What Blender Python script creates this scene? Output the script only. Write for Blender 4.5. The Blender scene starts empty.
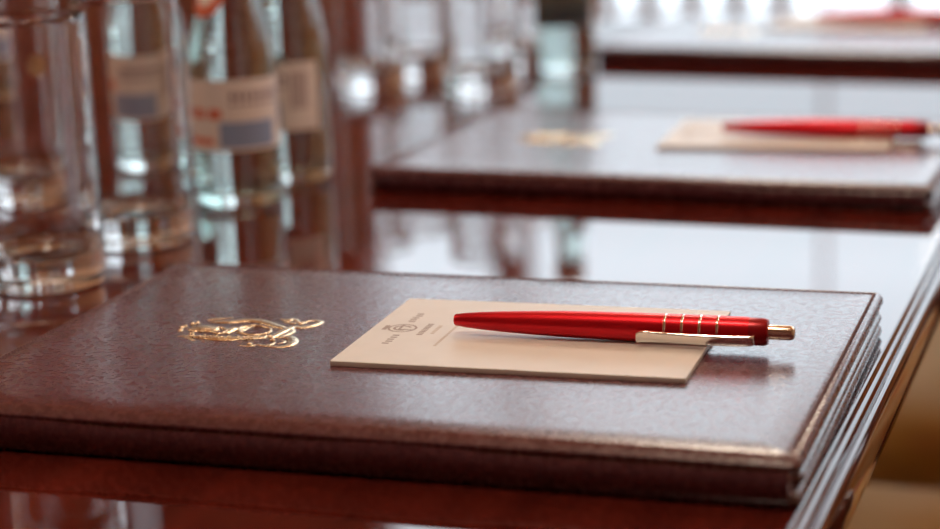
import bpy, bmesh, math, random
from mathutils import Vector, Matrix
random.seed(4)
C = bpy.context.scene.collection
PI = math.pi

# ------------------------------------------------------------------ camera
cam = bpy.data.cameras.new('camera')
cam_o = bpy.data.objects.new('camera', cam)
C.objects.link(cam_o)
cam.sensor_width = 36.0
cam.lens = 2029.5 * 36.0 / 940.0
cam.clip_start = 0.02
_r = Vector((0.9505408, 0.30860636, -0.03513265))
_u = Vector((-0.03824697, 0.22854901, 0.97278082))
_f = Vector((-0.30823588, 0.92332414, -0.22904842))
M = Matrix((_r, _u, -_f)).transposed().to_4x4()
M.translation = Vector((0.1072, -0.6654, 0.2485))
cam_o.matrix_world = M
cam.dof.use_dof = True
cam.dof.focus_distance = 0.855
cam.dof.aperture_fstop = 5.0
cam.dof.aperture_blades = 0
bpy.context.scene.camera = cam_o

# ------------------------------------------------------------------ daylight, exposure
SKY = 3.6
world = bpy.data.worlds.new('daylight')
bpy.context.scene.world = world
world.use_nodes = True
bg = world.node_tree.nodes['Background']
bg.inputs['Color'].default_value = (0.80, 0.91, 1.0, 1)
bg.inputs['Strength'].default_value = SKY
_nt = world.node_tree                       # overcast sky: dim ground and skyline, brighter higher up
_tc = _nt.nodes.new('ShaderNodeTexCoord')
_sx = _nt.nodes.new('ShaderNodeSeparateXYZ')
_mr = _nt.nodes.new('ShaderNodeMapRange')
_mr.inputs['From Min'].default_value = -0.2; _mr.inputs['From Max'].default_value = 0.6
_cr = _nt.nodes.new('ShaderNodeValToRGB')
_e = _cr.color_ramp.elements
_e.new(0.4); _e.new(0.5); _e.new(0.62)
for _i, (_p, _v) in enumerate(((0.10, 0.55), (0.40, 0.42), (0.47, 0.52), (0.54, 0.95), (1.0, 1.10))):
    _e[_i].position = _p
    _e[_i].color = (0.80 * _v, 0.91 * _v, 1.0 * _v, 1)
_nt.links.new(_tc.outputs['Generated'], _sx.inputs[0])
_nt.links.new(_sx.outputs['Z'], _mr.inputs['Value'])
_nt.links.new(_mr.outputs['Result'], _cr.inputs['Fac'])
_nt.links.new(_cr.outputs['Color'], bg.inputs['Color'])
FILL = 37.0            # emission of the added, unseen pendants that give the warm fill
vs = bpy.context.scene.view_settings
vs.view_transform = 'Standard'
vs.look = 'None'
vs.exposure = 0.0
vs.gamma = 1.0
vs.use_curve_mapping = False
cy = bpy.context.scene.cycles
cy.max_bounces = 18
cy.transmission_bounces = 16
cy.transparent_max_bounces = 16
cy.glossy_bounces = 8
cy.diffuse_bounces = 4
cy.sample_clamp_indirect = 6.0
cy.use_denoising = True

# ------------------------------------------------------------------ materials
def mat(name, color, rough=0.5, metal=0.0, coat=0.0, coat_rough=0.03, spec=0.5, trans=0.0, ior=1.5, emit=None):
    m = bpy.data.materials.new(name)
    m.use_nodes = True
    b = m.node_tree.nodes['Principled BSDF']
    b.inputs['Base Color'].default_value = (*color, 1)
    b.inputs['Roughness'].default_value = rough
    b.inputs['Metallic'].default_value = metal
    b.inputs['Coat Weight'].default_value = coat
    b.inputs['Coat Roughness'].default_value = coat_rough
    b.inputs['Specular IOR Level'].default_value = spec
    b.inputs['Transmission Weight'].default_value = trans
    b.inputs['IOR'].default_value = ior
    if emit:
        b.inputs['Emission Color'].default_value = (*emit[0], 1)
        b.inputs['Emission Strength'].default_value = emit[1]
    return m

def N(m, kind, **kw):
    n = m.node_tree.nodes.new(kind)
    for k, v in kw.items():
        if k in n.inputs:
            n.inputs[k].default_value = v
        else:
            setattr(n, k, v)
    return n

def L(m, a, ao, b, bi):
    m.node_tree.links.new(a.outputs[ao], b.inputs[bi])

def ramp(m, stops):
    n = m.node_tree.nodes.new('ShaderNodeValToRGB')
    e = n.color_ramp.elements
    while len(e) < len(stops):
        e.new(0.5)
    for i, (p, c) in enumerate(stops):
        e[i].position = p
        e[i].color = (*c, 1)
    return n

def coords(m, scale=(1, 1, 1)):
    t = N(m, 'ShaderNodeTexCoord')
    mp = N(m, 'ShaderNodeMapping')
    mp.inputs['Scale'].default_value = scale
    L(m, t, 'Object', mp, 'Vector')
    return mp

def bump(m, src, out, strength, dist):
    b = N(m, 'ShaderNodeBump')
    b.inputs['Strength'].default_value = strength
    b.inputs['Distance'].default_value = dist
    L(m, src, out, b, 'Height')
    L(m, b, 'Normal', m.node_tree.nodes['Principled BSDF'], 'Normal')
    return b

def wood(name, dark, light, rough, coat, scale=(22, 1.6, 22), spec=0.5):
    m = mat(name, light, rough, coat=coat, coat_rough=0.02, spec=spec)
    c = coords(m, scale)
    n = N(m, 'ShaderNodeTexNoise', Scale=1.6, Detail=6.0, Roughness=0.6, Distortion=0.4)
    L(m, c, 'Vector', n, 'Vector')
    r = ramp(m, [(0.33, dark), (0.68, light)])
    L(m, n, 'Fac', r, 'Fac')
    L(m, r, 'Color', m.node_tree.nodes['Principled BSDF'], 'Base Color')
    return m

table_wood = wood('mahogany_lacquer', (0.048, 0.006, 0.004), (0.100, 0.013, 0.008), 0.35, 1.0, spec=0.0)
panel_wood = wood('wall_panel_wood', (0.15, 0.050, 0.036), (0.30, 0.115, 0.080), 0.45, 0.1, (9, 9, 0.8))
chair_wood = wood('chair_wood', (0.06, 0.022, 0.010), (0.12, 0.045, 0.02), 0.3, 0.4, (20, 20, 2))

def leather(name, dark, light, grain=0.24):
    m = mat(name, light, 0.27, spec=0.6, coat=0.3, coat_rough=0.16)
    c = coords(m)
    v = N(m, 'ShaderNodeTexVoronoi', Scale=430.0)
    v.feature = 'DISTANCE_TO_EDGE'
    L(m, c, 'Vector', v, 'Vector')
    n = N(m, 'ShaderNodeTexNoise', Scale=260.0, Detail=5.0, Roughness=0.65)
    L(m, c, 'Vector', n, 'Vector')
    big = N(m, 'ShaderNodeTexNoise', Scale=22.0, Detail=3.0)
    L(m, c, 'Vector', big, 'Vector')
    r = ramp(m, [(0.36, dark), (0.66, light)])
    mixf = N(m, 'ShaderNodeMath', operation='MULTIPLY_ADD')
    L(m, n, 'Fac', mixf, 0)
    mixf.inputs[1].default_value = 0.75
    half = N(m, 'ShaderNodeMath', operation='MULTIPLY')
    L(m, big, 'Fac', half, 0)
    half.inputs[1].default_value = 0.28
    L(m, half, 'Value', mixf, 2)
    L(m, mixf, 'Value', r, 'Fac')
    rg = N(m, 'ShaderNodeMapRange')
    rg.inputs['From Min'].default_value = 0.35; rg.inputs['From Max'].default_value = 0.65
    rg.inputs['To Min'].default_value = 0.20; rg.inputs['To Max'].default_value = 0.33
    L(m, n, 'Fac', rg, 'Value')
    L(m, rg, 'Result', m.node_tree.nodes['Principled BSDF'], 'Roughness')
    L(m, r, 'Color', m.node_tree.nodes['Principled BSDF'], 'Base Color')
    mx = N(m, 'ShaderNodeMath', operation='MULTIPLY_ADD')
    L(m, v, 'Distance', mx, 0)
    mx.inputs[1].default_value = 1.1
    L(m, n, 'Fac', mx, 2)
    bump(m, mx, 'Value', grain, 0.0004)
    return m

folder_leather = leather('burgundy_brown_leather', (0.060, 0.013, 0.020), (0.115, 0.033, 0.043))
spine_leather = leather('stretched_spine_leather', (0.060, 0.013, 0.020), (0.115, 0.033, 0.043), 0.05)
thread = mat('dark_thread', (0.17, 0.10, 0.11), 0.6)
gold = mat('stamped_gold', (0.80, 0.68, 0.49), 0.24, 1.0)
n_ = N(gold, 'ShaderNodeTexNoise', Scale=900.0, Detail=2.0)
L(gold, coords(gold), 'Vector', n_, 'Vector')
bump(gold, n_, 'Fac', 0.45, 0.0005)

def paper_mat(name, a, b):
    m = mat(name, b, 0.42, spec=0.45)
    n = N(m, 'ShaderNodeTexNoise', Scale=60.0, Detail=4.0)
    L(m, coords(m), 'Vector', n, 'Vector')
    r = ramp(m, [(0.3, a), (0.7, b)])
    L(m, n, 'Fac', r, 'Fac')
    L(m, r, 'Color', m.node_tree.nodes['Principled BSDF'], 'Base Color')
    return m

paper = paper_mat('cream_paper', (0.70, 0.675, 0.635), (0.74, 0.715, 0.675))
ink = mat('grey_ink', (0.36, 0.30, 0.27), 0.6)
pale_ink = mat('pale_grey_ink', (0.58, 0.50, 0.42), 0.6)
pen_red = mat('red_satin_metal', (0.62, 0.006, 0.016), 0.37, 0.75, coat=0.15, coat_rough=0.12)
pen_shaded = mat('shaded_red_metal', (0.36, 0.006, 0.012), 0.3, 0.4)  # barrel red made darker, carrying the shading at the rear end
chrome = mat('chrome', (0.86, 0.82, 0.78), 0.16, 1.0)
bronze = mat('warm_chrome', (0.72, 0.58, 0.46), 0.20, 1.0)
glass = mat('clear_glass', (1, 1, 1), 0.0, trans=1.0, ior=1.48)
bottle_glass = mat('pale_bottle_glass', (0.88, 0.97, 0.95), 0.0, trans=1.0, ior=1.5)
water_m = mat('water', (0.99, 1, 1), 0.0, trans=1.0, ior=1.33)
label_paper = paper_mat('peach_label_paper', (0.88, 0.79, 0.75), (0.92, 0.84, 0.80))
label_blue = mat('blue_grey_print', (0.30, 0.38, 0.58), 0.5)
label_red = mat('orange_red_print', (0.72, 0.15, 0.07), 0.5)
label_dark = mat('purple_grey_print', (0.30, 0.19, 0.22), 0.5)
cap_metal = mat('silver_cap', (0.75, 0.75, 0.74), 0.3, 1.0)
plaster = paper_mat('warm_plaster', (0.62, 0.53, 0.43), (0.68, 0.59, 0.49))
warm_plaster = paper_mat('amber_plaster', (0.40, 0.20, 0.08), (0.45, 0.24, 0.11))
left_plaster = paper_mat('ochre_plaster', (0.40, 0.20, 0.09), (0.46, 0.25, 0.12))
white_paint = mat('white_paint', (0.78, 0.77, 0.74), 0.4)

def carpet_mat():
    m = mat('patterned_carpet', (0.3, 0.18, 0.08), 0.95, spec=0.1)
    c = coords(m)
    v = N(m, 'ShaderNodeTexVoronoi', Scale=3.2)
    L(m, c, 'Vector', v, 'Vector')
    r = ramp(m, [(0.15, (0.22, 0.07, 0.04)), (0.3, (0.36, 0.20, 0.07)), (0.55, (0.46, 0.33, 0.20))])
    L(m, v, 'Distance', r, 'Fac')
    L(m, r, 'Color', m.node_tree.nodes['Principled BSDF'], 'Base Color')
    return m

def fabric_mat():
    m = mat('amber_woven_fabric', (0.5, 0.25, 0.06), 0.85, spec=0.2)
    c = coords(m)
    v = N(m, 'ShaderNodeTexVoronoi', Scale=7.0)
    L(m, c, 'Vector', v, 'Vector')
    r = ramp(m, [(0.14, (0.42, 0.12, 0.06)), (0.30, (0.60, 0.32, 0.08)), (0.70, (0.72, 0.48, 0.24))])
    L(m, v, 'Distance', r, 'Fac')
    L(m, r, 'Color', m.node_tree.nodes['Principled BSDF'], 'Base Color')
    return m

carpet = carpet_mat()
fabric = fabric_mat()

pane_m = bpy.data.materials.new('window_pane')
pane_m.use_nodes = True
nt = pane_m.node_tree
nt.nodes.remove(nt.nodes['Principled BSDF'])
tr = nt.nodes.new('ShaderNodeBsdfTransparent')
gl = nt.nodes.new('ShaderNodeBsdfGlossy')
gl.inputs['Roughness'].default_value = 0.02
mixs = nt.nodes.new('ShaderNodeMixShader')
mixs.inputs['Fac'].default_value = 0.03
nt.links.new(tr.outputs[0], mixs.inputs[1])
nt.links.new(gl.outputs[0], mixs.inputs[2])
nt.links.new(mixs.outputs[0], nt.nodes['Material Output'].inputs['Surface'])
fill_globe_m = mat('warm_fill_globe', (0.9, 0.85, 0.75), 0.5, emit=((1.0, 0.84, 0.68), FILL))  # glow of the added fill pendants

# ------------------------------------------------------------------ mesh helpers
class MB:
    def __init__(s):
        s.v = []; s.f = []; s.mi = []; s.sm = []
    def add(s, vs, fs, mi=0, smooth=True):
        o = len(s.v)
        s.v += [tuple(v) for v in vs]
        s.f += [tuple(i + o for i in f) for f in fs]
        s.mi += [mi] * len(fs); s.sm += [smooth] * len(fs)
    def build(s, name, mats, parent=None, xf=None, auto=None):
        me = bpy.data.meshes.new(name)
        vs = s.v if xf is None else [tuple(xf @ Vector(v)) for v in s.v]
        me.from_pydata(vs, [], s.f)
        for m in (mats if isinstance(mats, (list, tuple)) else [mats]):
            me.materials.append(m)
        bm = bmesh.new(); bm.from_mesh(me)
        bm.faces.ensure_lookup_table()
        for i, f in enumerate(bm.faces):
            f.material_index = s.mi[i]; f.smooth = s.sm[i]
        bmesh.ops.recalc_face_normals(bm, faces=bm.faces)
        if auto is not None:
            for e in bm.edges:
                if len(e.link_faces) == 2 and e.calc_face_angle(0) > auto:
                    e.smooth = False
        bm.to_mesh(me); bm.free()
        o = bpy.data.objects.new(name, me)
        C.objects.link(o)
        if parent: o.parent = parent
        return o
    def box(s, x0, x1, y0, y1, z0, z1, mi=0):
        v = [(x, y, z) for z in (z0, z1) for y in (y0, y1) for x in (x0, x1)]
        s.add(v, [(0, 2, 3, 1), (4, 5, 7, 6), (0, 1, 5, 4), (2, 6, 7, 3), (0, 4, 6, 2), (1, 3, 7, 5)], mi, False)
    def rbox(s, x0, x1, y0, y1, z0, z1, rad=0.004, mi=0, cr=None):
        """box with rounded horizontal edges and corners"""
        k = 4
        pr = []
        for i in range(k + 1):
            a = PI / 2 * i / k
            pr.append((rad * (1 - math.sin(a)), z0 + rad * (1 - math.cos(a))))
        for i in range(k + 1):
            a = PI / 2 * i / k
            pr.append((rad * (1 - math.cos(a)), z1 - rad * (1 - math.sin(a))))
        s.ring_loft(x0, x1, y0, y1, pr, cr if cr else rad * 1.5, mi)
    def ring_loft(s, x0, x1, y0, y1, prof, corner, mi=0, seg=6, wob=None):
        """rounded-rectangle rings, one per (inset, z) of prof, capped at both ends"""
        vs = []
        for ins, z in prof:
            a0, a1, b0, b1 = x0 + ins, x1 - ins, y0 + ins, y1 - ins
            r = max(corner - ins, 0.0006)
            for (cx, cy_, st) in ((a1 - r, b1 - r, 0), (a0 + r, b1 - r, 1), (a0 + r, b0 + r, 2), (a1 - r, b0 + r, 3)):
                for i in range(seg + 1):
                    t = PI / 2 * (st + i / seg)
                    x, y = cx + r * math.cos(t), cy_ + r * math.sin(t)
                    vs.append((x, y, z + (wob(x, y, z) if wob else 0)))
        n = 4 * (seg + 1)
        fs = []
        for j in range(len(prof) - 1):
            for i in range(n):
                k = (i + 1) % n
                fs.append((j * n + i, j * n + k, (j + 1) * n + k, (j + 1) * n + i))
        o = len(s.v)
        s.add(vs, fs, mi)
        s.f += [tuple(o + i for i in range(n - 1, -1, -1)), tuple(o + (len(prof) - 1) * n + i for i in range(n))]
        s.mi += [mi, mi]; s.sm += [False, False]
    def lathe(s, prof, n=64, mi=0, ax=None, a0=0.0, a1=2 * PI):
        """prof: (r, z) list about z; r == 0 ends close"""
        full = abs(a1 - a0 - 2 * PI) < 1e-6
        m = n if full else n + 1
        vs = []; idx = []
        for r, z in prof:
            if r <= 1e-9:
                idx.append([len(vs)] * m); vs.append((0, 0, z))
            else:
                idx.append(list(range(len(vs), len(vs) + m)))
                for i in range(m):
                    t = a0 + (a1 - a0) * i / n
                    vs.append((r * math.cos(t), r * math.sin(t), z))
        fs = []
        for j in range(len(prof) - 1):
            for i in range(n):
                k = (i + 1) % m
                q = [idx[j][i], idx[j][k], idx[j + 1][k], idx[j + 1][i]]
                p = []
                for t in q:
                    if t not in p: p.append(t)
                if len(p) > 2: fs.append(tuple(p))
        if ax is not None:
            vs = [tuple(ax @ Vector(v)) for v in vs]
        s.add(vs, fs, mi)
    def tube(s, pts, rads, n=10, mi=0, flat=1.0):
        """tube along pts, cross-section squashed by flat in z"""
        P = [Vector(p) for p in pts]
        vs = []
        for i, p in enumerate(P):
            t = (P[min(i + 1, len(P) - 1)] - P[max(i - 1, 0)]).normalized()
            ref = Vector((0, 0, 1)) if abs(t.z) < 0.9 else Vector((0, 1, 0))
            a = t.cross(ref).normalized(); b = a.cross(t).normalized()
            r = rads[i] if isinstance(rads, (list, tuple)) else rads
            for k in range(n):
                w = 2 * PI * k / n
                vs.append(p + a * (r * math.cos(w)) + b * (r * flat * math.sin(w)))
        fs = []
        for j in range(len(P) - 1):
            for k in range(n):
                l = (k + 1) % n
                fs.append((j * n + k, j * n + l, (j + 1) * n + l, (j + 1) * n + k))
        fs.append(tuple(range(n))); fs.append(tuple((len(P) - 1) * n + k for k in range(n)))
        s.add(vs, fs, mi)

def smooth_path(pts, per=5):
    """Catmull-Rom through tuples of any length"""
    out = []
    n = len(pts)
    for i in range(n - 1):
        p0, p1, p2, p3 = pts[max(i - 1, 0)], pts[i], pts[i + 1], pts[min(i + 2, n - 1)]
        for k in range(per):
            t = k / per
            out.append(tuple(0.5 * (2 * b + (c - a) * t + (2 * a - 5 * b + 4 * c - d) * t * t + (3 * b - a - 3 * c + d) * t ** 3)
                             for a, b, c, d in zip(p0, p1, p2, p3)))
    out.append(tuple(pts[-1]))
    return out

def thing(name, label, cat, loc=(0, 0, 0), rotz=0.0, group=None):
    o = bpy.data.objects.new(name, None)
    o.empty_display_size = 0.02
    C.objects.link(o)
    o.location = loc; o.rotation_euler = (0, 0, rotz)
    o['label'] = label; o['category'] = cat
    if group: o['group'] = group
    return o

def struct(o):
    o['kind'] = 'structure'
    return o

def copy_tree(o, parent=None):
    c = o.copy(); C.objects.link(c)
    if parent is not None: c.parent = parent
    for ch in list(o.children):
        copy_tree(ch, c)
    return c

def again(src, label, loc, rotz=0.0):
    c = copy_tree(src)
    c.location = loc; c.rotation_euler = (0, 0, rotz)
    c['label'] = label
    return c

# ------------------------------------------------------------------ room
X0, X1, Y0, Y1, Z0, Z1 = -3.7, 3.0, -3.2, 5.0, -0.75, 2.45
def slab(name, m, *b):
    mb = MB(); mb.box(*b)
    return struct(mb.build(name, m))
slab('floor', carpet, X0, X1, Y0, Y1, Z0 - 0.06, Z0)
slab('ceiling', warm_plaster, X0, X1, Y0, Y1, Z1, Z1 + 0.06)
slab('wall_left', left_plaster, X0 - 0.1, X0, Y0, Y1, Z0, Z1)
slab('wall_back', panel_wood, X0, X1, Y0 - 0.1, Y0, Z0, Z1)
# far wall with its openings: tall windows and two slits between the wood panels
SILL, HEAD = 0.10, 2.25
openings = [(-3.44, -3.34, 0.1, 0), (-3.03, -2.93, 0.1, 0), (-2.12, -1.71, 0.1, 0), (-1.63, -0.730, -0.43, 0.128), (-0.730, 2.55, -0.47, 0.200)]
mb = MB()
mb.box(X0, X1, Y1, Y1 + 0.16, HEAD, Z1)
px = X0
for a, b, z, g in openings + [(X1, X1, Z0, 0)]:
    if a - px > 0.001: mb.box(px, a, Y1, Y1 + 0.16, Z0, HEAD)
    if b > a: mb.box(a, b, Y1, Y1 + 0.16, Z0, z)
    px = b
struct(mb.build('wall_far', panel_wood))
for i, (a, b, z, g) in enumerate(openings):
    w = MB()
    fr = 0.003
    yy0, yy1 = Y1 + 0.05, Y1 + 0.11
    w.box(a, a + fr, yy0, yy1, z, HEAD); w.box(b - fr, b, yy0, yy1, z, HEAD)
    w.box(a + fr, b - fr, yy0, yy1, z, z + 0.012); w.box(a + fr, b - fr, yy0, yy1, HEAD - fr, HEAD)
    wo = struct(w.build('window_%d' % (i + 1), panel_wood))
    p = MB(); p.box(a + fr, b - fr, Y1 + 0.075, Y1 + 0.081, z + 0.012, HEAD - fr)
    p.build('pane', pane_m, wo)
    if g:                                                # low balustrade of dark bars across the foot of the window
        q = MB(); x = a + fr + g
        while x < b - fr - 0.05:
            q.box(x - 0.026, x + 0.026, Y1 + 0.085, Y1 + 0.105, z + 0.012, -0.02)
            x += g
        q.box(a + fr, b - fr, Y1 + 0.085, Y1 + 0.105, -0.02, 0.01)
        q.build('balustrade', panel_wood, wo)
side = [(2.5, 4.6)]
mb = MB()
mb.box(X1, X1 + 0.16, Y0, Y1, Z0, SILL)
mb.box(X1, X1 + 0.16, Y0, Y1, HEAD, Z1)
px = Y0
for a, b in side + [(Y1, Y1)]:
    mb.box(X1, X1 + 0.16, px, a, SILL, HEAD)
    px = b
struct(mb.build('wall_right', plaster))
for i, (a, b) in enumerate(side):
    w = MB(); fr = 0.05; xx0, xx1 = X1 + 0.05, X1 + 0.11
    w.box(xx0, xx1, a, a + fr, SILL, HEAD); w.box(xx0, xx1, b - fr, b, SILL, HEAD)
    w.box(xx0, xx1, a + fr, b - fr, SILL, SILL + fr); w.box(xx0, xx1, a + fr, b - fr, HEAD - fr, HEAD)
    wo = struct(w.build('window_%d' % (i + 5), white_paint))
    p = MB(); p.box(X1 + 0.075, X1 + 0.081, a + fr, b - fr, SILL + fr, HEAD - fr)
    p.build('pane', pane_m, wo)
mb = MB(); mb.box(X0, X1, Y1 - 0.02, Y1, Z0, Z0 + 0.12)
struct(mb.build('baseboard_far', panel_wood))

# unseen pendant globes, added as warm fill for the ceiling and table
def make_fill_pendant():
    t = thing('fill_pendant', '', 'lamp', group='unseen warm globe pendants added as fill')
    h = MB(); h.lathe([(0, 0), (0.06, 0), (0.06, -0.02), (0.05, -0.03), (0, -0.03)], 32)
    h.build('ceiling_rose', white_paint, t, auto=0.6)
    h = MB(); h.lathe([(0, -0.025), (0.006, -0.025), (0.006, -0.47), (0.035, -0.475), (0.04, -0.52), (0, -0.52)], 20)
    h.build('rod', cap_metal, t, auto=0.6)
    d = MB(); d.lathe([(0.17 * math.sin(PI * k / 20), -0.66 + 0.17 * math.cos(PI * k / 20)) for k in range(21)], 36)
    d.build('globe', fill_globe_m, t)
    return t
fill0 = make_fill_pendant()
fill0.location = (-0.55, 2.2, Z1)
fill0['label'] = 'unseen warm globe pendant added as fill over the far half of the table'
again(fill0, 'unseen warm globe pendant added as fill over the middle of the table', (-0.15, -0.30, Z1))
again(fill0, 'unseen warm globe pendant added as fill between the table and the plastered window wall', (1.5, 1.4, Z1))
again(fill0, 'unseen warm globe pendant added as fill beside the dark panelled wall', (-2.9, 0.5, Z1))

# ------------------------------------------------------------------ table (top at z = 0)
TBL_ROT = -math.atan(0.0185)
table = thing('conference_table', 'long polished mahogany conference table with a moulded edge', 'table', (0.0018, 0, 0), TBL_ROT)
mb = MB()
prof = [(0.06, -0.034), (0.005, -0.034), (0.0025, -0.031), (0.0008, -0.026), (0.0, -0.018), (0.0, -0.010), (0.0005, -0.0070), (0.0015, -0.0050),
        (0.0030, -0.0042), (0.0041, -0.0046), (0.0047, -0.0052), (0.0052, -0.0044), (0.0062, -0.0032), (0.0072, -0.0026),
        (0.0078, -0.0024), (0.0081, -0.0012), (0.0086, -0.0003), (0.0095, 0.0)]
mb.ring_loft(-1.32, 0.0092, -1.25, 1.46, prof, 0.02)
top = mb.build('table_top', table_wood, table, auto=1.2)
mb = MB()
mb.box(-1.22, -0.10, -1.15, -1.125, -0.13, -0.034); mb.box(-1.22, -0.10, 1.305, 1.33, -0.13, -0.034)
mb.box(-1.22, -1.195, -1.125, 1.305, -0.13, -0.034); mb.box(-0.125, -0.10, -1.125, 1.305, -0.13, -0.034)
mb.build('apron', table_wood, table)
for lx in (-1.05, -0.42):
    for ly in (-1.10, 1.26):
        l = MB(); l.rbox(lx, lx + 0.07, ly, ly + 0.06, Z0, -0.034, 0.006)
        l.build('leg', table_wood, table)

# ------------------------------------------------------------------ armchairs tucked in on the right of the table
def make_chair():
    t = thing('armchair', '', 'chair', group='amber armchairs along the table')
    s = MB()
    s.ring_loft(-0.24, 0.26, -0.24, 0.24, [(0.02, 0.40), (0.004, 0.41), (0.0, 0.43), (0.004, 0.455), (0.02, 0.47), (0.05, 0.478), (0.12, 0.484)], 0.05)
    s.build('seat_cushion', fabric, t)
    f = MB(); f.rbox(-0.23, 0.25, -0.23, 0.23, 0.34, 0.40, 0.006)
    f.build('seat_frame', chair_wood, t)
    b = MB(); b.rbox(0.24, 0.31, -0.20, 0.20, 0.50, 0.92, 0.02)
    b.build('backrest', fabric, t)
    for sy in (-1, 1):
        l = MB(); l.tube([(-0.20, sy * 0.20, 0), (-0.205, sy * 0.205, 0.2), (-0.205, sy * 0.21, 0.36)], [0.016, 0.021, 0.026], 12)
        l.build('leg', chair_wood, t)
        l = MB(); l.tube([(0.30, sy * 0.19, 0), (0.25, sy * 0.205, 0.25), (0.25, sy * 0.21, 0.45), (0.29, sy * 0.21, 0.95)], [0.016, 0.022, 0.022, 0.018], 12)
        l.build('leg', chair_wood, t)
        a = MB(); a.tube(smooth_path([(0.262, sy * 0.235, 0.62), (0.10, sy * 0.25, 0.63), (0.02, sy * 0.25, 0.62), (-0.01, sy * 0.25, 0.57), (0.0, sy * 0.245, 0.44), (0.01, sy * 0.235, 0.37)]), 0.016, 12)
        a.build('armrest', chair_wood, t)
    return t
chair0 = make_chair()
chair0.location = (0.055, 0.60, Z0)
chair0['label'] = 'amber upholstered armchair tucked in beside the second folder'
again(chair0, 'amber upholstered armchair tucked in beside the farthest folder', (0.055, 1.17, Z0))

# ------------------------------------------------------------------ leather folders
FW, FD, FH, FT = 0.354, 0.241, 0.019, 0.015       # the nearest folder is fuller than the others
CREST = [[[-24.4,12.0,1.5],[-22.3,14.8,2.5],[-14.7,19.3,0.8]],[[-21.8,10.1,1.5],[-12.6,11.8,4],[-5.4,16.1,4.5],[2.0,14.5,4],[10.9,9.0,3.5],[15.3,6.3,3]],
[[-26.0,-15.3,1],[-22.8,-14.1,2.5],[-18.7,-14.2,3],[-12.8,-14.5,4],[-5.8,-15.7,5],[0.2,-14.6,4.5],[5.6,-12.2,4],[14.0,-9.5,2.5]],
[[-22.4,-14.9,2],[-15.3,-20.3,1]],[[-24.1,-6.3,4],[-21.6,-2.9,8],[-17.0,-2.0,8],[-12.7,-4.2,4]],[[-7.1,-7.4,3],[-6.9,-0.7,5],[-4.3,2.7,4],[-1.7,6.1,2]],
[[-1.3,-5.8,1],[-1.6,0.2,2.5],[-0.3,5.2,1]],[[-2.2,-11.1,1.2],[14.6,-7.1,1.2]],
[[16.0,-10.2,2],[16.9,-2.9,3.5],[18.0,3.9,4],[19.3,8.5,3.5],[23.9,9.1,3.2],[27.0,13.5,3.2],[27.9,19.0,2.5],[23.8,21.5,2],[21.0,18.3,1.5],[20.4,13.7,1]],
[[11.2,8.5,2],[15.3,6.3,3],[21.0,2.1,3],[20.5,-6.0,3],[18.9,-9.7,2]],[[20.0,-8.3,2],[23.5,-7.4,3.5],[27.6,-12.2,4],[29.2,-18.9,3.5],[26.1,-22.7,2.5],[21.3,-22.5,2],[18.7,-19.5,1]],
[[22.2,-11.8,0.8],[24.8,-15.0,1.5],[22.8,-18.7,0.8]],[[7.2,21.7,1],[11.5,19.2,3],[13.9,21.5,2.5],[18.6,16.4,1.5]],[[11.4,16.5,2],[17.2,14.6,2]],
[[7.4,-23.5,0.8],[12.5,-24.2,2],[14.3,-21.1,1.5],[19.5,-22.1,2.5],[20.9,-16.3,1]]]
BEADS = [(-30.5,-1.6),(-28.7,-6.3),(-29.9,0.6),(-28.4,5.3),(-21.3,-10.4),(-26.6,6.8),(20.2,14.3),(18.7,-13.9),(11.4,-21.7),(15.2,-8.4)]
RINGS = [[(11.4,1.2),(12.1,-1.6),(11.5,-4.3),(9.9,-6.2),(7.4,-7.3),(4.5,-7.3),(1.5,-6.1),(-1.1,-4.1),(-2.9,-1.4),(-3.6,1.4),(-3.1,4.1),(-1.4,6.1),(1.1,7.2),(4.1,7.1),(7.1,6.0),(9.7,3.9)],
[(-8.3,-2.7),(-7.7,-4.6),(-7.7,-6.3),(-8.2,-7.5),(-9.3,-8.1),(-10.6,-8.0),(-12.1,-7.1),(-13.5,-5.7),(-14.6,-3.9),(-15.3,-2.0),(-15.3,-0.3),(-14.7,0.9),(-13.7,1.5),(-12.3,1.4),(-10.8,0.5),(-9.4,-0.9)]]

def wavy(x, y, z):
    # slight unevenness of the padded leather along the spine
    k = max(0.0, 1 - max(0.0, y) / 0.03)
    if z > 0.0175 and y < 0.0078:
        z2 = 0.0190 - 0.0040 * (1 - max(0.0, y) / 0.0078) ** 2
        return z2 - z + k * (0.0006 * math.sin(x * 38 + 1.0) + 0.0004 * math.sin(x * 77))
    return k * (0.0006 * math.sin(x * 38 + 1.0) + 0.0004 * math.sin(x * 77)) * (1 if z > 0.010 else 0.3)

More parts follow.
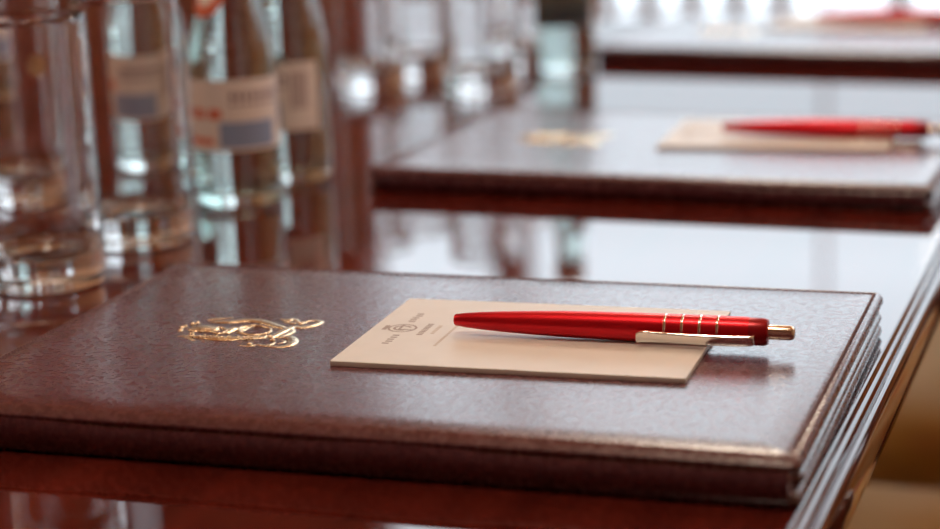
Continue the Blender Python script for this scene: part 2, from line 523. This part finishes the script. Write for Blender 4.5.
def make_folder(thick):
    KZ = Matrix.Diagonal((1, 1, thick / 0.019, 1))
    t = thing('leather_folder', '', 'folder', group='leather folders along the table edge')
    # top cover: padded board with a piped rim outside the stitch line
    c = MB()
    c.ring_loft(-FW, 0, 0, FD, [(0.012, 0.0128), (0.003, 0.0128), (0.0008, 0.0136), (0.0, 0.0150), (0.0002, 0.0167), (0.0009, 0.0182), (0.0018, 0.0189),
        (0.0026, 0.0190), (0.0033, 0.0187), (0.0037, 0.0182), (0.0040, 0.0180), (0.0043, 0.0182), (0.0050, 0.0187), (0.0065, 0.0190), (0.020, 0.0190), (0.05, 0.0190)], 0.004, wob=wavy)
    c.build('front_cover', folder_leather, t, xf=KZ)
    # back cover
    c = MB()
    c.ring_loft(-FW - 0.001, 0.0, 0.0005, FD - 0.001, [(0.004, 0.0), (0.0012, 0.0006), (0.0, 0.0022), (0.0004, 0.0042), (0.0020, 0.0056), (0.006, 0.0058)], 0.007)
    c.build('back_cover', folder_leather, t, xf=KZ)
    # inner leather leaves
    for k, (a, b, ins) in enumerate(((0.0057, 0.0100, 0.0004), (0.0098, 0.0130, 0.0014))):
        c = MB()
        h = (b - a)
        c.ring_loft(-FW + ins, -ins, 0.010, FD - ins, [(0.003, a), (0.0006, a + 0.15 * h), (0.0, a + 0.5 * h), (0.0006, b - 0.15 * h), (0.003, b)], 0.005)
        c.build('inner_leaf', folder_leather, t, xf=KZ)
    # spine: bulging strip along the front edge
    s = MB()
    sec = [(0.0045, 0.0165), (0.0010, 0.0150), (-0.0006, 0.0125), (-0.0010, 0.0095), (-0.0008, 0.0060), (0.0, 0.0030), (0.0020, 0.0012), (0.0100, 0.0012), (0.0100, 0.0165)]
    nx = 60
    vs = []
    for i in range(nx + 1):
        x = -FW + 0.004 + (FW - 0.008) * i / nx
        for (y, z) in sec:
            vs.append((x, y, z + wavy(x, 0, z)))
    n = len(sec); fs = []
    for i in range(nx):
        for k in range(n):
            l = (k + 1) % n
            fs.append((i * n + k, i * n + l, (i + 1) * n + l, (i + 1) * n + k))
    fs.append(tuple(range(n))); fs.append(tuple(nx * n + k for k in range(n)))
    s.add(vs, fs)
    s.build('spine', spine_leather, t, xf=KZ, auto=1.0)
    # stitching in the groove on three sides
    st = MB()
    i0 = 0.0040
    def stitch(ax, ay, bx, by):
        d = math.hypot(bx - ax, by - ay); n = int(d / 0.0025)
        ux, uy = (bx - ax) / d, (by - ay) / d
        for k in range(n):
            p = (k + 0.15) * d / n; q = (k + 0.80) * d / n; m = (p + q) / 2
            st.tube([(ax + ux * p, ay + uy * p, 0.0179), (ax + ux * m, ay + uy * m, 0.0188), (ax + ux * q, ay + uy * q, 0.0179)], [0.0003, 0.00065, 0.0003], 6)
    stitch(-i0, 0.012, -i0, FD - i0)
    stitch(-i0, FD - i0, -FW + i0, FD - i0)
    stitch(-FW + i0, FD - i0, -FW + i0, 0.012)
    st.build('stitching', thread, t, xf=KZ)
    # gold crest, raised on the leather
    g = MB()
    z = thick
    for stx in CREST:
        pts = smooth_path([(a / 1000, b / 1000, w / 2000) for a, b, w in stx], 5)
        g.tube([(x, y, z) for x, y, w in pts], [max(w * 1.3, 0.0005) for x, y, w in pts], 10, flat=0.24)
    for rg in RINGS:
        pts = smooth_path([(a / 1000, b / 1000) for a, b in rg + rg[:1]], 3)
        g.tube([(x, y, z + 0.0001) for x, y in pts], 0.0008, 8, flat=0.8)
    for a, b in BEADS:
        g.lathe([(0.0013, -0.0003), (0.0012, 0.0003), (0.0008, 0.0008), (0, 0.001)], 12, ax=Matrix.Translation((a / 1000, b / 1000, z)))
    for k in range(46):                                   # chased texture over the lower figure
        u = random.random()
        a = -0.020 + 0.030 * u; b = -0.0150 + 0.003 * max(0, u - 0.5) + random.uniform(-0.0017, 0.0017)
        g.lathe([(0.0006, -0.0003), (0.0005, 0.0006), (0, 0.0009)], 8, ax=Matrix.Translation((a, b, z + 0.0004)))
    o = g.build('crest', gold, t)
    o.location = (-0.2635, 0.124, 0)
    o['label'] = 'gold stamped heraldic crest'
    return t
folder0 = make_folder(FH)
folder0.location = (0.0025, -0.001, 0)
folder0['label'] = 'dark brown leather folder nearest the camera, in sharp focus'
F2 = (-0.0015, 0.5043, 0); F3 = (-0.010, 1.085, 0)
folder1 = make_folder(FT)
folder1.location = F2; folder1.rotation_euler = (0, 0, -0.047)
folder1['label'] = ('dark brown leather folder second along the table edge, out of focus')
again(folder1, 'dark brown leather folder farthest along the table, near its far end', F3, -0.10)

# ------------------------------------------------------------------ note pads
def make_pad():
    t = thing('notepad', '', 'notepad', group='cream notepads on the folders')
    b = MB()
    b.rbox(-0.148, 0, 0, 0.105, 0, 0.0022, 0.0002, cr=0.0005)
    b.build('paper_block', paper, t)
    k = MB(); z = 0.00225
    def bar(x, y, w, h, mi=0):
        k.box(x - w / 2, x + w / 2, y - h / 2, y + h / 2, z - 0.0001, z, mi)
    def ringy(cx, cy_, r, w, a0, a1, mi=0):
        n = 24
        vs = []
        for i in range(n + 1):
            a = a0 + (a1 - a0) * i / n
            for q in (r - w / 2, r + w / 2):
                vs.append((cx + q * math.cos(a), cy_ + q * math.sin(a), z))
        k.add(vs, [(2 * i, 2 * i + 1, 2 * i + 3, 2 * i + 2) for i in range(n)], mi, False)
    # small printed emblem, its head to the left, with words on either side and lines below
    ex, ey = -0.1345, 0.054
    ringy(ex, ey, 0.0060, 0.0010, 0, 2 * PI); ringy(ex, ey, 0.0035, 0.0012, 0.4, 5.2)
    bar(ex - 0.0075, ey, 0.002, 0.007); bar(ex - 0.001, ey + 0.001, 0.001, 0.009); bar(ex + 0.002, ey - 0.002, 0.007, 0.001)
    for q in range(5):
        bar(ex + 0.0005 + random.uniform(-0.0006, 0.0006), ey - 0.0115 - q * 0.0032, 0.0030, 0.0016)
        bar(ex + 0.0005 + random.uniform(-0.0006, 0.0006), ey + 0.0115 + q * 0.0032, 0.0030, 0.0016)
    for q in range(8):
        bar(ex + 0.0105, ey + 0.008 - q * 0.0024, 0.0026, 0.0014)
    for q in range(6):
        bar(ex + 0.0155, ey + 0.006 - q * 0.0024, 0.0018, 0.0014, 1)
    for q in range(22):
        bar(ex + 0.0225, ey + 0.026 - q * 0.0024, 0.0013, 0.0015, 1)
    k.build('printed_heading', [ink, pale_ink], t)
    return t
pad0 = make_pad()
PADR = 0.0227
pad0.location = (-0.0550, 0.0805, FH); pad0.rotation_euler = (0, 0, PADR)
pad0['label'] = 'cream notepad with small printed heading on the nearest folder, sharp'
again(pad0, 'cream notepad on the second folder under a blurred red pen', (-0.0395, 0.612, FT), 0.03)

again(pad0, 'cream notepad on the farthest folder, a pale blurred strip', (-0.0812, 1.2325, FT), -0.10)

# ------------------------------------------------------------------ ball pens (along local +x, tip at 0)
def make_pen():
    t = thing('ballpoint_pen', '', 'pen', group='red ballpoint pens on the notepads')
    AX = Matrix(((0, 0, 1, 0), (0, 1, 0, 0), (-1, 0, 0, 0), (0, 0, 0, 1)))     # lathe z -> +x
    R = 0.0060
    b = MB()
    b.lathe([(0.0, 0.0016), (0.0014, 0.0016), (0.0016, 0.0002), (0.0021, 0.0), (0.0025, 0.0005), (0.0031, 0.005), (0.0038, 0.012), (0.0044, 0.021), (0.0050, 0.033),
             (0.0055, 0.046), (0.0058, 0.060), (R, 0.078), (R, 0.1245), (R - 0.0002, 0.1262), (0.0, 0.1262)], 48, ax=AX)
    b.build('barrel', pen_red, t, auto=0.9)
    e = MB()                                             # slanted rear collar; barrel red darkened to paint in its shading
    e.lathe([(0.0, 0.1255), (R - 0.0002, 0.1255), (R - 0.0002, 0.1322), (R - 0.0009, 0.1337), (0.0034, 0.1340), (0, 0.1340)], 40, ax=AX)
    e.build('rear_collar', pen_shaded, t, auto=0.9)
    for k in range(4):
        r_ = MB(); s = 0.0915 + 0.0073 * k
        r_.lathe([(R - 0.0004, s - 0.0006), (R + 0.00012, s - 0.0005), (R + 0.00020, s), (R + 0.00012, s + 0.0005), (R - 0.0004, s + 0.0006)], 48, ax=AX)
        r_.build('ring', chrome, t)
    p = MB()
    p.lathe([(0.0, 0.133), (0.0031, 0.133), (0.0031, 0.1425), (0.0028, 0.1438), (0.0020, 0.1445), (0, 0.1447)], 32, ax=AX)
    p.build('push_button', bronze, t, auto=1.0)
    # clip: bent strip along local -y
    c = MB()
    path = smooth_path([(0.1290, 0.0050, 0.0020), (0.1285, 0.0078, 0.0021), (0.1240, 0.0088, 0.0022), (0.112, 0.0090, 0.0022), (0.100, 0.0086, 0.0022), (0.090, 0.0081, 0.0023), (0.083, 0.0080, 0.0025), (0.0805, 0.0092, 0.0022)], 5)
    vs = []
    for (x, r, hw) in path:
        for (dr, w) in ((-0.0005, -1), (0.0003, -1), (0.0007, -0.55), (0.0008, 0), (0.0007, 0.55), (0.0003, 1), (-0.0005, 1)):
            vs.append((x, -(r + dr), w * hw))
    n = 7; fs = []
    for i in range(len(path) - 1):
        for k in range(n):
            l = (k + 1) % n
            fs.append((i * n + k, i * n + l, (i + 1) * n + l, (i + 1) * n + k))
    fs.append(tuple(range(n))); fs.append(tuple((len(path) - 1) * n + k for k in range(n)))
    c.add(vs, fs)
    c.build('clip', chrome, t, auto=0.8)
    return t
pen0 = make_pen()
pen0['label'] = 'sharp red metallic ballpoint pen with silver rings on the nearest notepad'
def pose_pen(o, tip, yaw, roll):
    o.location = tip
    o.rotation_euler = (Matrix.Rotation(yaw, 3, 'Z') @ Matrix.Rotation(roll, 3, 'X')).to_euler()
pose_pen(pen0, (-0.1652, 0.1275, 0.0273), math.atan2(0.0049, 0.1448), math.radians(14))
pen1 = copy_tree(pen0)
pen1['label'] = 'blurred red ballpoint pen lying on the second notepad'
pose_pen(pen1, (-0.1514, 0.6475, 0.0233), 0.03, math.radians(60))
pen2 = copy_tree(pen0)
pen2['label'] = 'red ballpoint pen on the farthest notepad, blurred to a pinkish streak'
pose_pen(pen2, (-0.187, 1.290, 0.0233), -0.05, math.radians(60))

# ------------------------------------------------------------------ tumblers
def make_glass():
    t = thing('drinking_glass', '', 'glass', group='clear tumblers in the middle of the table')
    b = MB()
    b.lathe([(0, 0.0012), (0.020, 0.0010), (0.0275, 0.0), (0.0298, 0.0012), (0.0306, 0.004), (0.0308, 0.012), (0.0307, 0.030), (0.0303, 0.138),
             (0.0301, 0.1412), (0.0294, 0.1420), (0.0290, 0.1412), (0.0290, 0.138), (0.0293, 0.030), (0.0284, 0.0215), (0.0268, 0.0180), (0.022, 0.0165), (0, 0.0160)], 72)
    b.build('tumbler', glass, t)
    return t
g0 = make_glass()
g0.location = (-0.4376, 0.2592, 0)
g0['label'] = 'tall clear tumbler nearest the camera, beside the front folder'
for lab, p in (('clear tumbler standing in front of the labelled bottles, second from the camera', (-0.4356, 0.3621)),
               ('clear tumbler seen through the nearest tumbler, with a gold mark', (-0.5425, 0.4145)),
               ('blurred tumbler beside the corner of the second folder, first of the far cluster', (-0.5178, 0.9573)),
               ('blurred tumbler at the back of the far cluster, left of the far bottles', (-0.5024, 1.030)),
               ('blurred tumbler right beside the far water bottle', (-0.4260, 1.088)),
               ('blurred tumbler closest to the second folder in the far cluster', (-0.4108, 0.9336))):
    g = again(g0, lab, (*p, 0))
    if 'gold mark' in lab:
        e = MB()
        ca = math.atan2(-1.08, 0.65) + 0.55
        Rr = 0.0307
        vs = [(Rr * math.cos(ca), Rr * math.sin(ca), 0.090)]
        for k in range(16):
            a = 2 * PI * k / 16; q = 0.0095 if k % 2 == 0 else 0.0055
            th = ca + q * math.cos(a) / Rr
            vs.append((Rr * math.cos(th), Rr * math.sin(th), 0.090 + q * math.sin(a)))
        e.add(vs, [(0, 1 + k, 1 + (k + 1) % 16) for k in range(16)])
        e.build('gold_emblem', gold, g)

# ------------------------------------------------------------------ water bottles
def make_bottle():
    t = thing('water_bottle', '', 'bottle', group='small glass water bottles')
    outer = [(0, 0.003), (0.014, 0.0028), (0.020, 0.0004), (0.0235, 0.0), (0.0260, 0.0018), (0.0270, 0.006), (0.0270, 0.090), (0.0265, 0.098), (0.0245, 0.110), (0.0205, 0.124),
             (0.0165, 0.138), (0.0138, 0.152), (0.0128, 0.165), (0.0128, 0.176), (0.0138, 0.178), (0.0138, 0.182), (0.0126, 0.184), (0.0126, 0.190)]
    inner = [(0.0098, 0.190), (0.0100, 0.165), (0.0112, 0.152), (0.0138, 0.138), (0.0178, 0.124), (0.0218, 0.110), (0.0240, 0.098), (0.0245, 0.090), (0.0245, 0.011), (0.0225, 0.0075), (0.014, 0.0068), (0, 0.0075)]
    b = MB(); b.lathe(outer + inner, 56)
    b.build('bottle_body', bottle_glass, t)
    w = MB()
    w.lathe([(0, 0.0072), (0.014, 0.0065), (0.0227, 0.0073), (0.0247, 0.0109), (0.0247, 0.090), (0.0242, 0.098), (0.0220, 0.110), (0.0180, 0.124), (0.0140, 0.138), (0.0116, 0.149), (0, 0.149)], 48)
    w.build('water', water_m, t, auto=1.0)
    c = MB(); c.lathe([(0, 0.1935), (0.0125, 0.1935), (0.0142, 0.192), (0.0145, 0.177), (0.0140, 0.177), (0.0140, 0.1905), (0, 0.1905)], 32)
    c.build('cap', cap_metal, t, auto=0.8)
    # wrap-around label; local angle 0 faces the camera side (-65 deg in the world)
    lab = MB()
    D = math.radians
    face = D(-65)
    z0, z1 = 0.036, 0.080
    na, nz = 72, 22
    a0, a1 = face - D(112), face + D(112)
    vs = []
    for j in range(nz + 1):
        for i in range(na + 1):
            a = a0 + (a1 - a0) * i / na
            vs.append((0.02715 * math.cos(a), 0.02715 * math.sin(a), z0 + (z1 - z0) * j / nz))
    fs, mis = [], []
    for j in range(nz):
        for i in range(na):
            f = (j * (na + 1) + i, j * (na + 1) + i + 1, (j + 1) * (na + 1) + i + 1, (j + 1) * (na + 1) + i)
            d = -112 + 224 * (i + 0.5) / na; v = (j + 0.5) / nz
            mi = 0
            if -22 < d < 56 and 0.06 < v < 0.42: mi = 1
            elif -85 < d < -18 and 0.46 < v < 0.60 and (i // 2) % 4 != 3: mi = 2
            elif -85 < d < -30 and 0.08 < v < 0.16: mi = 2
            elif -10 < d < 70 and (0.62 < v < 0.66 or 0.74 < v < 0.80) and i % 3: mi = 3
            elif 72 < d < 95 and 0.3 < v < 0.85 and i % 2: mi = 3
            fs.append(f); mis.append(mi)
    for m_ in range(4):
        sel = [f for f, q in zip(fs, mis) if q == m_]
        lab.add(vs if m_ == 0 else [], [], m_)
        lab.f += sel; lab.mi += [m_] * len(sel); lab.sm += [True] * len(sel)
    lo = lab.build('label', [label_paper, label_blue, label_red, label_dark], t)
    lo['label'] = 'peach paper label with a blue block and orange-red lettering'
    # round red emblem on the shoulder, turned to the left of the camera
    e = MB()
    ca = face - D(48)
    n = 28
    def shoulder(z):
        for (r1, q1), (r2, q2) in zip(outer, outer[1:]):
            if q1 <= z <= q2 and q2 > q1: return r1 + (r2 - r1) * (z - q1) / (q2 - q1)
        return 0.02
    def pt(q, a):
        z = 0.132 + q * math.sin(a); r = shoulder(z) + 0.0003
        th = ca + q * math.cos(a) / r
        return (r * math.cos(th), r * math.sin(th), z)
    rad = [0.0001, 0.004, 0.008, 0.0100, 0.0145]
    vs = [pt(q, 2 * PI * k / n) for q in rad for k in range(n)]
    for j in range(len(rad) - 1):
        e.add(vs if j == 0 else [], [], 0)
        e.f += [(j * n + k, j * n + (k + 1) % n, (j + 1) * n + (k + 1) % n, (j + 1) * n + k) for k in range(n)]
        e.mi += [1 if j in (0, 1) else 0] * n; e.sm += [True] * n
    eo = e.build('shoulder_emblem', [label_red, label_paper], t)
    eo['label'] = 'round orange-red emblem on the shoulder'
    return t
b0 = make_bottle()
b0.location = (-0.4257, 0.4793, 0)
b0['label'] = 'labelled glass water bottle right behind the second tumbler, its blue block facing out'
for lab, p, rz in (('water bottle half hidden behind the second tumbler', (-0.5146, 0.537), -0.62),
                   ('labelled water bottle just behind the one with the blue block', (-0.4225, 0.556), -1.2),
                   ('water bottle at the edge of the picture behind the gold-marked tumbler', (-0.7201, 0.6496), 0.4),
                   ('blurred pale green water bottle between the far tumblers and the farthest folder', (-0.3757, 1.0708), 2.9)):
    again(b0, lab, (*p, 0), rz)
